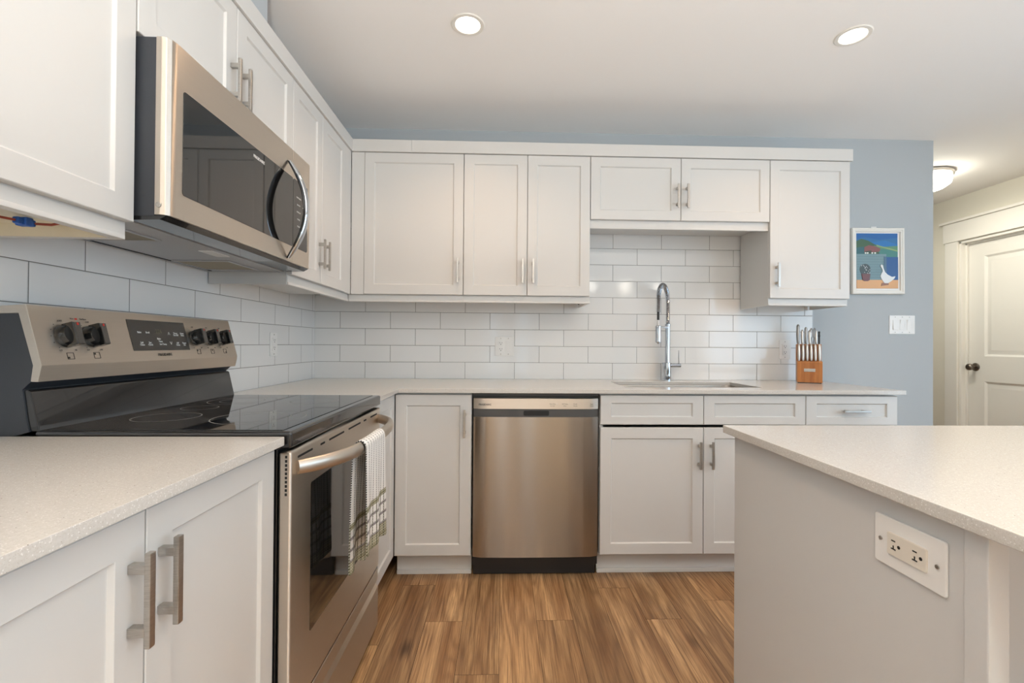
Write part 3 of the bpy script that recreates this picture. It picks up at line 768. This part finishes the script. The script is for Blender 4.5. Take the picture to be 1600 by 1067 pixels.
# ------------------------------------------------------------------ range
def the_range():
    XF = -.482
    R = Run('electric_range', 'left', XF, 1.065, 0, 'stainless steel electric range with black glass top and knobbed backguard', 'range')
    D = lambda X: XF - X
    a0, a1 = 1.066, 1.824
    mb = R.mb().box(a0, a1, .031, .652, .018, .884, .002).box(a0+.002, a1-.002, .005, .034, .2512, .2612)  # second box: black strip that paints the door-drawer seam as dark shade
    for a in (a0+.05, a1-.05):
        for d in (.08, .58): mb.lathe([(.02, 0), (.02, .02)], (a, d, 0), 'z', 12)
    R.part('body', M['enamel'], mb)
    # cooktop: enamel frame with bull-nosed front, ceramic glass, printed burner rings
    ct = R.part('cooktop', M['enamel'], R.mb().box(a0-.0005, a1+.0005, -.001, D(-1.05), .885, .9235, .007, seg=4))
    R.part('glass_top', M['glassblack'], R.mb().box(a0+.016, a1-.016, .026, D(-1.043), .9236, .9248, .0005), ct)
    for ca, X, r in ((1.265, -.655, .115), (1.265, -.90, .078), (1.625, -.655, .078), (1.625, -.90, .105), (1.445, -.93, .05)):
        rb = R.mb()
        for q in ((r, r-.65), ):
            rb.lathe([(r-.0022, .9249), (r, .9250), (r+.0002, .9249)], (ca, D(X), 0), 'z', 56, cap=(False, False))
        if r > .1: rb.lathe([(r*.66-.0018, .9249), (r*.66, .9250), (r*.66+.0002, .9249)], (ca, D(X), 0), 'z', 48, cap=(False, False))
        R.part('burner_ring', plain('grey_burner_print', (.28, .28, .27), .4), rb, ct)
    # riser behind the cooktop, housing and stainless control panel
    def prof(pts): return [(D(x), z) for x, z in pts]
    R.part('riser', M['enamel'], R.mb().prism(prof([(-1.041, .922), (-1.044, .935), (-1.062, 1.012), (-1.067, 1.016), (-1.134, 1.016), (-1.134, .922)]), 'x', a0+.003, a1-.003, .003))
    R.part('backguard_housing', M['bluegrey'], R.mb().prism(prof([(-1.137, .90), (-1.060, .922), (-1.066, .95), (-1.076, 1.017), (-1.058, 1.034), (-1.054, 1.071), (-1.087, 1.188), (-1.137, 1.186)]), 'x', a0, a1))
    cp = R.part('control_panel', M['steel'], R.mb().prism(prof([(-1.1365, 1.2035), (-1.071, 1.2085), (-1.034, 1.071), (-1.0415, 1.034), (-1.058, 1.0345), (-1.0535, 1.071), (-1.0865, 1.1885), (-1.1365, 1.1865)]), 'x', a0-.001, a1+.001, .0015))
    # points on the slanted face: z -> depth, outward normal
    tl = math.atan2(.037, .1375)
    nd, nz = -math.cos(tl), math.sin(tl)         # normal in (d, z)
    def face(z, out=0):
        t = (z-1.071)/.1375
        return D(-1.034 - .037*t) + nd*out, z + nz*out
    def onface(a, z, hw, hh, out0, out1, mb, bev=0, mi=0):
        """rectangular tablet lying on the slanted face"""
        v = []
        for o in (out0, out1):
            for da, dz in ((-hw, -hh), (hw, -hh), (hw, hh), (-hw, hh)):
                d, zz = face(z+dz*math.cos(tl), o); v.append((a+da, d, zz))
        mb.loops([v[:4], v[4:]], (True, True), mi)
    dp = R.part('display', M['displayglass'], (lambda m: (onface(1.448, 1.1445, .116, .046, .0, .0012, m), m)[1])(R.mb()), cp, label='dark touch display panel')
    def txt(s, a, z, size, mat=M['inkwhite'], par=None, sq=1, name='lettering', bold=0, out=.0016):
        d, zz = face(z, out); R.text(name, s, mat, a, d, zz, size, par or cp, -tl, sq, bold=bold)
    for s, a, z in (('Bake', 1.367, 1.153), ('Broil', 1.398, 1.153), ('Self\nClean', 1.367, 1.120), ('Set\nClock', 1.398, 1.120),
                    ('Bake', 1.437, 1.135), ('Time', 1.441, 1.127), ('Set Temp', 1.449, 1.1185),
                    ('Timer\nOn-Off', 1.513, 1.150), ('Oven\nTime', 1.543, 1.150), ('Off\nOven', 1.513, 1.119), ('Timer\nOn', 1.543, 1.119)):
        txt(s, a, z, .0075, par=dp, bold=.00012)
    txt('226', 1.443, 1.157, .017, M['inkdim'], dp)
    txt('\u2227', 1.484, 1.152, .016, par=dp); txt('\u2228', 1.484, 1.122, .016, par=dp)
    txt('FRIGIDAIRE', 1.4465, 1.0868, .0115, M['inkdark'], sq=1.0, bold=.0002)
    txt('Hot', 1.166, 1.181, .0062, M['inkdark']); txt('Surface', 1.196, 1.181, .0062, M['inkdark'])
    R.part('indicator_lens', M['red'], (lambda m: (onface(1.178, 1.181, .003, .002, 0, .001, m), m)[1])(R.mb()), cp)
    for i, (ka, burner) in enumerate(((1.140, (-1, -1)), (1.2118, (-1, 1)), (1.6074, (-1, 1)), (1.681, (0, 1)), (1.7536, (1, -1)))):
        kz = 1.138 if i < 2 else 1.140
        d0, z0 = face(kz, .0005)
        ax = (0, nd, nz)
        kr = .0285 if i < 2 else .0265
        kb = R.mb().lathe([(kr, 0), (kr, .006), (kr*.93, .010), (kr*.88, .016), (kr*.80, .019)], (ka, d0, z0), ax, 32)
        # grip bar across the knob
        up = Vector((0, -nd*0+nz*-0, 1)); up = Vector((0, nz, -nd)).normalized(); rt = Vector((1, 0, 0)); nn = Vector(ax).normalized()
        c0 = Vector((ka, d0, z0))
        def B(hw, hh, o): return [c0 + rt*x + up*y + nn*o for x, y in ((-hw, -hh), (hw, -hh), (hw, hh), (-hw, hh))]
        kb.loops([B(.0105, kr*.98, .006), B(.0095, kr*.98, .030), B(.0075, kr*.92, .034)])
        ko = R.part('knob', M['knobblack'], kb, cp, label='glossy black burner knob')
        pm = R.mb(); q = [c0 + rt*x + up*y + nn*o for x, y, o in ((-.0022, kr*.66, .0342), (.0022, kr*.66, .0342), (.0022, kr*.88, .0342), (-.0022, kr*.88, .0342))]
        q2 = [p + nn*.0004 for p in q]; pm.loops([q, q2])
        R.part('pointer_mark', M['red'], pm, ko, smooth=False)
        # burner diagram below each knob and dial marks around it
        im = R.mb(); iz = 1.0905 if i < 2 else 1.0935
        for da, dz, hw, hh in ((0, .0075, .0085, .0006), (0, -.0075, .0085, .0006), (.0085, 0, .0006, .0075), (-.0085, 0, .0006, .0075), (burner[0]*.005, burner[1]*.004, .0022, .0022)):
            onface(ka+da, iz+dz, hw, hh, 0, .0006, im)
        R.part('burner_diagram', M['inkdark'], im, cp, smooth=False)
        txt('OFF', ka-.006, kz+.036, .0065, M['inkdark'])
        txt('LO', ka-.022, kz-.034, .0055, M['inkdark']); txt('HI', ka+.016, kz-.034, .0055, M['inkdark'])
        dm = R.mb()
        for t in range(5):
            an = PI*(.72+.14*t); onface(ka+math.cos(an)*(kr+.007), kz+math.sin(an)*(kr+.007), .0009, .0009, 0, .0006, dm)
        R.part('dial_marks', M['inkdark'], dm, cp, smooth=False)
    # oven door
    dz0, dz1 = .262, .876
    od = R.part('oven_door', M['steel'], R.mb().box(a0+.0015, a1-.0015, .0, .030, dz0, dz1, .006, seg=3))
    wy0, wy1, wz0, wz1 = 1.176, 1.712, .402, .776
    R.part('window', M['ovenglass'], R.mb().rrect((wy0+wy1)/2, (wz0+wz1)/2, wy1-wy0, wz1-wz0, .006, -.0006, .004), od, label='dark tinted oven window')
    for s, e in ((1.10, 1.185), (1.235, 1.265), (1.295, 1.415), (1.455, 1.575), (1.61, 1.64), (1.69, 1.775)):
        R.part('vent_slot', M['dark'], R.mb().rrect((s+e)/2, .858, e-s, .0055, .0026, -.0005, .003), od, smooth=False)
    for i in range(10): R.part('side_vent', M['dark'], R.mb().box(a0+.001, a0+.004, .009, .014, .777+i*.0095, .777+i*.0095+.0062), od, smooth=False)
    hz, hc, hh = .836, 1.4445, .351
    def barx(a): return -.479 + .088*(1-min(1, abs((a-hc)/hh))**4)
    pth = []; rad = []
    for i in range(41):
        t = -1+2*i/40; a = hc+hh*t
        pth.append((a, D(barx(a)), hz)); e = 1-abs(t)**10
        rad.append((.0105+.002*e, .0165+.002*e))
    R.part('oven_handle', M['steelsatin'], R.mb().tube(pth, rad, 18, up=(0, 1, 0)), od, label='bowed satin steel bar handle')
    # storage drawer with an angled grip lip
    R.part('storage_drawer', M['steel'], R.mb().prism([(.030, .030), (.004, .030), (.002, .034), (.002, .178), (.015, .197), (.015, .203), (.003, .206), (.003, .249), (.005, .2505), (.030, .2505)], 'x', a0+.0015, a1-.0015, .0015))
    return R, barx, hz
RANGE, BARX, BARZ = the_range()

# ------------------------------------------------------------------ dish towel over the oven handle
def towel():
    y0, y1 = 1.285, 1.475
    r = .0205; zc = BARZ
    front, back = .298, .345
    nu, per = 26, 9
    prof = []          # (kind, s): walk from back hem over the bar to the front hem
    for i in range(26): prof.append(('b', 1-i/25))
    for i in range(1, per): prof.append(('o', i/per))
    for i in range(26): prof.append(('f', i/25))
    bm = bmesh.new(); uvl = bm.loops.layers.uv.new('weave'); grid = []; UV = []
    for k, s in prof:
        row, ur = [], []
        for j in range(nu+1):
            u = j/nu; y = y0+(y1-y0)*u; X = BARX(y)
            fold = math.sin(u*2*PI*1.6+.6)
            if k == 'b':
                l = back*s*(1+.06*u+.02*fold); x = X-.0155-.004*(1-s) - .022*s*(1-s*.3) + .007*fold*s; z = zc-l; v = back-l
                x = max(x, -.470); yy = y - .004*s + .006*s*math.sin(u*5)
            elif k == 'o':
                a = PI*(1-s); x = X+.0165*math.cos(a); z = zc+r*math.sin(a)*1.0; v = back+.05*s; yy = y
            else:
                l = front*s*(1+.05*u+.02*math.sin(u*7)); x = X+.0165+.006*s*math.sin(u*2*PI*2.1+1.0); z = zc-l; v = front-l; yy = y + .012*s*(u-.4) + .004*s*math.sin(u*6)
            row.append(bm.verts.new((x, yy, z))); ur.append((y-y0, v))
        grid.append(row); UV.append(ur)
    for i in range(len(grid)-1):
        for j in range(nu):
            f = bm.faces.new((grid[i][j], grid[i][j+1], grid[i+1][j+1], grid[i+1][j])); f.smooth = True
            for lp, (p, q) in zip(f.loops, ((i, j), (i, j+1), (i+1, j+1), (i+1, j))): lp[uvl].uv = UV[p][q]
    me = bpy.data.meshes.new('dish_towel'); 
    c = Vector((-.41, 1.47, .45))
    for v in bm.verts: v.co -= c
    bm.to_mesh(me); bm.free()
    me.materials.append(M['cloth']); o = bpy.data.objects.new('dish_towel', me); C.objects.link(o); o.location = c
    s = o.modifiers.new('thick', 'SOLIDIFY'); s.thickness = .003; s.offset = 0
    sb = o.modifiers.new('sub', 'SUBSURF'); sb.levels = 1; sb.render_levels = 1
    tag(o, 'white checked dish towel with olive hem folded over the oven handle', 'towel')
towel()

# ------------------------------------------------------------------ over-the-range microwave
def microwave():
    XF = -.757
    R = Run('microwave', 'left', XF, 1.056, 1.397, 'stainless over-the-range microwave with curved handle mounted above the range', 'microwave')
    D = lambda X: XF-X
    a0, a1, z0, z1 = 1.058, 1.8135, 1.412, 1.8145
    R.part('body', M['bluegrey'], R.mb().box(a0+.002, a1-.002, .030, .385, z0-.003, z1, .002))
    def side(d): return d
    seam = 1.6685
    left = [(a0, .030), (a0, .018), (a0+.004, .009), (a0+.012, .003), (a0+.026, 0)]
    dr = R.part('door', M['steel'], R.mb().prism(left + [(seam-.0008, 0), (seam-.0008, .030)], 'z', z0, z1, .0012))
    cp = R.part('control_panel', M['steel'], R.mb().prism([(seam+.0008, .030), (seam+.0008, 0), (a1-.006, 0), (a1, .006), (a1, .030)], 'z', z0, z1, .0012))
    wz0, wz1 = 1.470, 1.716
    g = R.part('window', M['glassblack'], R.mb().rrect((1.103+seam-.001)/2, (wz0+wz1)/2, seam-.001-1.103, wz1-wz0, .008, -.0012, .003, .0005), dr, label='dark reflective glass window')
    R.part('touch_pad', M['glassblack'], R.mb().rrect((seam+.0012+1.787)/2, (wz0+wz1)/2, 1.787-seam-.0012, wz1-wz0, .008, -.0012, .003, .0005), cp, label='black glass touch pad')
    R.text('lettering', 'FRIGIDAIRE', M['inkwhite'], 1.437, -.0016, 1.688, .0125, dr, bold=.0002)
    for i in range(5):
        R.text('lettering', ('POPCORN', 'REHEAT', 'DEFROST', 'COOK', 'START')[i], M['inkwhite'], 1.712, -.0016, 1.655-i*.026, .0075, cp)
        R.text('lettering', ('1 2 3', '4 5 6', '7 8 9', '0', 'STOP')[i], M['inkwhite'], 1.752, -.0016, 1.655-i*.026, .0075, cp)
    R.part('latch_button', M['nickel'], R.mb().lathe([(.006, 0), (.006, .002), (.004, .003)], (a0, .02, z0+.022), (-1, 0, 0), 16), dr)
    # bowed handle: chrome outside, glossy black inside
    ha, hz0, hz1, hb = 1.628, 1.421, 1.762, .062
    p1, p2, r1, r2 = [], [], [], []
    for i in range(41):
        t = -1+2*i/40; z = (hz0+hz1)/2 + (hz1-hz0)/2*t
        d = -.006 - hb*(1-t*t)
        e = (1-abs(t)**6); p1.append((ha, d, z)); r1.append((.004+.009*e, .0035+.003*e))
        p2.append((ha, d+.007, z)); r2.append((.003+.0085*e, .002+.0035*e))
    h = R.part('handle', M['chrome'], R.mb().tube(p1, r1, 16, up=(1, 0, 0)), dr, label='bowed chrome handle')
    R.part('handle_insert', M['smoke'], R.mb().tube(p2, r2, 14, up=(1, 0, 0)), h, label='glossy black inner strip')
    # underside: black lip, sheet metal, grease filters, lamp cover
    R.part('lower_lip', M['enamel'], R.mb().prism([(.004, z0-.0005), (.020, z0-.010), (.085, z0-.012), (.095, z0-.004), (.095, z0-.0005)], 'x', a0+.003, a1-.003, .001))
    us = R.part('underside_panel', M['greysheet'], R.mb().box(a0+.004, a1-.004, .096, .383, z0-.013, z0-.003, .001))
    for s, e in ((a0+.03, a0+.20), (a1-.24, a1-.07)):
        f = R.part('grease_filter', M['filtermesh'], R.mb().box(s, e, .17, .345, z0-.0155, z0-.013, .001), us, label='aluminium mesh grease filter')
        R.part('filter_frame', M['greysheet'], R.mb().box(s-.006, e+.006, .163, .170, z0-.017, z0-.013, .001).box(s-.006, e+.006, .345, .352, z0-.017, z0-.013, .001).box(s-.006, s, .17, .345, z0-.017, z0-.013, .001).box(e, e+.006, .17, .345, z0-.017, z0-.013, .001), f)
    R.part('lamp_cover', M['plateplastic'], R.mb().box(1.40, 1.49, .115, .155, z0-.0155, z0-.0125, .001), us)
    R.part('underside_gap', M['dark'], R.mb().box(a0+.02, a1-.02, .358, .366, z0-.0145, z0-.0125), us)
microwave()

# ------------------------------------------------------------------ dishwasher
def dishwasher():
    R = Run('dishwasher', 'back', YB, -.148, 0, 'stainless front dishwasher with grey pocket handle between white base cabinets', 'dishwasher')
    a0, a1 = -.1455, .4615
    R.part('tub', M['black'], R.mb().box(a0, a1, .032, .60, .06, .885))
    R.part('counter_shade_strip', M['greyband'], R.mb().box(a0, a1, .012, .034, .880, .8925))  # grey strip painted in for the shade under the countertop edge
    def bowed(z0, z1, bow, mb, t=.03, fr=0):
        pts = []
        n = 16
        for i in range(n+1):
            s = -1+2*i/n; a = a0+.003+(a1-a0-.006)*i/n
            d = fr - bow*(1-s*s) + .010*max(0, abs(s)-.95)/.05
            pts.append((a, d))
        pts += [(a1-.003, t), (a0+.003, t)]
        return mb.prism(pts, 'z', z0, z1, .0006)
    R.part('door', M['steeldw'], bowed(.1085, .7785, .005, R.mb()))
    hb = R.part('handle_band', M['greyband'], bowed(.779, .8165, .003, R.mb(), fr=.004))
    R.part('pocket', M['dark'], R.mb().rrect(.158, .797, .122, .024, .006, -.0008, .006), hb, label='dark finger pocket')
    cp = R.part('control_panel', M['steel'], bowed(.817, .867, .005, R.mb()))
    fr = lambda a: -.0055*(1-((a-.158)/.304)**2)-.0006
    R.text('lettering', 'FRIGIDAIRE', M['inkdark'], -.088, fr(-.088), .8375, .0118, cp, bold=.0002)
    for a, s in ((.235, 'Heat Dry'), (.295, 'Hi-Temp'), (.345, 'Cycle'), (.425, 'Start')):
        R.text('lettering', s, M['inkdark'], a, fr(a), .8415, .0075, cp)
        R.text('lettering', {'Heat Dry': 'No Heat', 'Hi-Temp': 'Wash', 'Cycle': 'Normal', 'Start': 'Cancel'}[s], M['inkdark'], a, fr(a), .8325, .006, cp)
        R.part('indicator_light', M['inkwhite'], R.mb().lathe([(.0022, 0), (.0016, -.0012)], (a+.022, fr(a+.022)+.0006, .8425), 'y', 10), cp)
    R.part('kick_plate', M['black'], R.mb().box(a0+.002, a1-.006, .055, .075, .004, .1075, .002))
dishwasher()

# ------------------------------------------------------------------ faucet
def faucet():
    bx, by = .990, 2.772
    r = thing('kitchen_faucet', (bx, by, CT1), 'tall chrome spring-neck faucet standing behind the sink', 'faucet')
    off = (bx, by, CT1)
    mb = MB(off).lathe([(.0285, .914), (.0285, .917), (.0268, .919), (.0268, 1.020), (.0245, 1.0225)], (bx, by, 0), 'z', 32)
    mb.build('base', M['chrome'], r)
    MB(off).lathe([(.0152, 1.022), (.0152, 1.243), (.0165, 1.245), (.0165, 1.256), (.0125, 1.258)], (bx+.005, by, 0), 'z', 28).build('column', M['chrome'], r)
    lv = MB(off).tube([(bx+.02, by, 1.005), (bx+.084, by, 1.005)], .0125, 18).build('lever_housing', M['chrome'], r)
    MB(off).tube([(bx+.074, by-.002, 1.012), (bx+.072, by-.004, 1.05), (bx+.070, by-.008, 1.098)], [.0035, .003, .0026], 10).build('lever', M['chrome'], lv)
    # arch of the spring hose: column top -> over -> down to the spray head
    A = Vector((bx+.005, by, 1.256)); E = Vector((.8855, 2.62, 1.318))
    hd = Vector((E.x-A.x, E.y-A.y, 0)); wd = hd.length; hd.normalize()
    pts = []
    for i in range(12): pts.append(A + Vector((0, 0, (1.385-1.256)*i/12)))
    for i in range(33):
        a = PI*(1-i/32); pts.append(Vector((A.x, A.y, 1.385)) + hd*(wd/2+wd/2*math.cos(a)) + Vector((0, 0, .098*math.sin(a))))
    for i in range(1, 8): pts.append(Vector((E.x, E.y, 1.385-(1.385-1.318)*i/7)))
    hose = MB(off).tube(pts + [Vector((E.x, E.y, 1.272))], .0072, 10).build('hose', M['black'], r)
    # helix following the hose
    seg = [0]
    for a, b in zip(pts, pts[1:]): seg.append(seg[-1]+(b-a).length)
    tot = seg[-1]; out = []; pitch = .0078; n = int(tot/pitch*11); k = 0
    side = hd.cross(Vector((0, 0, 1))).normalized()
    for i in range(n+1):
        s = tot*i/n
        while k < len(seg)-2 and seg[k+1] < s: k += 1
        q = (s-seg[k])/(seg[k+1]-seg[k]); p = pts[k].lerp(pts[k+1], q)
        t = (pts[k+1]-pts[k]).normalized(); nn = side.cross(t)
        an = 2*PI*s/pitch
        out.append(p + (side*math.cos(an)+nn*math.sin(an))*.0118)
    MB(off).tube(out, .0021, 6).build('spring', M['chrome'], r)
    MB(off).lathe([(.006, 1.268), (.0075, 1.262), (.0075, 1.245), (.011, 1.240)], (E.x, E.y, 0), 'z', 20).build('swivel', M['nozzle'], r)
    MB(off).lathe([(.011, 1.241), (.0168, 1.236), (.0172, 1.228), (.0160, 1.226), (.0160, 1.150), (.0145, 1.142), (.006, 1.140), (.005, 1.134), (.001, 1.134)], (E.x, E.y, 0), 'z', 26).build('spray_head', M['chrome'], r)
    MB(off).tube([A + Vector((0, 0, -.022)), Vector((E.x, E.y, 1.234))+(-hd*.012)], [(.006, .006), (.004, .006)], 12).build('holder_arm', M['chrome'], r)
faucet()

# ------------------------------------------------------------------ knife block and knives
def knives():
    cx, cy = (1.714+1.8206)/2, (2.6394+2.5795)/2
    ang = math.atan2(2.5795-2.6394, 1.8206-1.714)
    r = thing('knife_block', (cx, cy, CT1), 'stepped brown wooden knife block at the right end of the back counter', 'knife block', rz=ang)
    hw = .0625
    MB().prism([(0, .004), (0, .122), (.005, .127), (.058, .127), (.062, .226), (.125, .226), (.128, .22), (.118, .004)], 'x', -hw, hw, .002).build('block', M['block'], r)
    MB().box(-hw+.004, hw-.004, .006, .112, .0, .005).build('feet', M['black'], r)
    MB().box(-.029, .027, -.0016, -.0002, .066, .084, .0006).build('name_plate', M['nickel'], r)['label'] = 'small silver plate'
    mx = Matrix.Translation((cx, cy, CT1)) @ Matrix.Rotation(ang, 4, 'Z')
    silver = plain('satin_silver_handle', (.56, .52, .475), .3, 1)
    dsteel = plain('dark_satin_handle', (.30, .29, .28), .33, 1)
    def handle_mesh(name, length, w_, t_, mat, flare=1.2):
        pth, rd = [], []
        for i in range(13):
            s = i/12
            k = .72+.28*math.sin(PI*min(1, s*1.05)) + (.18*(s-.8)/.2*flare if s > .8 else 0) - (.15 if s == 0 else 0)
            if i == 12: k *= .45
            pth.append((0, 0, length*s)); rd.append((w_/2*k, t_/2*k))
        mb = MB().tube(pth, rd, 14, up=(1, 0, 0))
        mb.box(-w_*.30, w_*.30, -.0009, .0009, -.0005, .004)
        return mb.build(name, mat)
    order = ['leftmost', 'second from left', 'third from left', 'third from right', 'second from right', 'rightmost']
    src = None
    for i in range(6):
        x = -hw+.0115+i*.0204
        o = handle_mesh('steak_knife', .098, .0155, .014, silver) if src is None else src.copy()
        if src is None: src = o
        else: C.objects.link(o)
        o.matrix_world = mx @ Matrix.Translation((x, .036, .128)) @ Matrix.Rotation(math.radians(-7), 4, 'X')
        tag(o, '%s silver-handled steak knife in the front row of the knife block' % order[i], 'knife', 'steak knives in the knife block')
    back = [(-.052, .118, .020, .017, dsteel, 'tallest dark-handled kitchen knife at the left of the block back row'),
            (-.031, .085, .015, .014, silver, 'light silver-handled knife second from left in the block back row'),
            (-.012, .101, .0165, .015, dsteel, 'dark-handled kitchen knife third from left in the block back row'),
            (.0065, .082, .015, .014, silver, 'light silver-handled knife just left of the shears in the block'),
            (.0395, .082, .014, .013, silver, 'light silver-handled knife just right of the shears in the block')]
    for x, ln, w_, t_, m, lab in back:
        o = handle_mesh('kitchen_knife', ln, w_, t_, m)
        o.matrix_world = mx @ Matrix.Translation((x, .094, .227)) @ Matrix.Rotation(math.radians(-5), 4, 'X')
        tag(o, lab, 'knife', 'large knives in the knife block')
    sh = MB()
    for s in (-1, 1):
        pth = []
        for i in range(17):
            a = -PI/2+2*PI*i/16; pth.append((s*.008+.0065*math.cos(a), 0, .062+.03*math.sin(a)))
        sh.tube(pth, .0032, 8)
        sh.tube([(s*.0015, 0, -.02), (s*.003, 0, .0), (s*.007, 0, .036)], .0034, 8)
    o = sh.build('kitchen_shears', dsteel)
    o.matrix_world = mx @ Matrix.Translation((.0235, .098, .228)); tag(o, 'kitchen shears with looped dark handles in the block back row', 'shears')
    o = MB().lathe([(.0035, -.03), (.0035, .0), (.005, .004), (.0048, .04), (.006, .043), (.006, .052), (.0048, .054), (.0055, .064), (.006, .07), (.004, .074)], (0, 0, 0), 'z', 16).build('sharpening_steel', M['black'])
    o.matrix_world = mx @ Matrix.Translation((.0545, .10, .228)); tag(o, 'thin black sharpening steel at the right of the block back row', 'sharpening steel')
knives()

# ------------------------------------------------------------------ loose wires under the wall cabinets
def wires():
    r = thing('loose_wire', (-.98, .93, 1.37), 'reddish wire with a blue connector hanging under the far left wall cabinet', 'wire')
    off = (-.98, .93, 1.37)
    MB(off).tube([(-1.0, .80, 1.381), (-.99, .88, 1.372), (-.985, .93, 1.368), (-.98, .955, 1.3685)], .0026, 8).tube([(-.975, .985, 1.369), (-.96, 1.005, 1.372), (-.93, 1.012, 1.381)], .0026, 8).build('cable', M['redwire'], r)
    MB(off).box(-.987, -.973, .952, .988, 1.362, 1.376, .003).box(-.992, -.968, .962, .978, 1.360, 1.378, .003).build('connector', M['bluewire'], r)
    r = thing('cable_stub', (.415, 2.62, 1.366), 'short black cable end under the wall cabinet left of the sink recess', 'wire')
    off = (.415, 2.62, 1.366)
    MB(off).tube([(.36, 2.62, 1.384), (.39, 2.622, 1.376), (.415, 2.625, 1.366), (.43, 2.625, 1.357)], .004, 8).build('cable', M['black'], r)
    MB(off).tube([(.418, 2.625, 1.364), (.445, 2.625, 1.372), (.452, 2.625, 1.386)], .0025, 8).build('clip', M['plateplastic'], r)
wires()
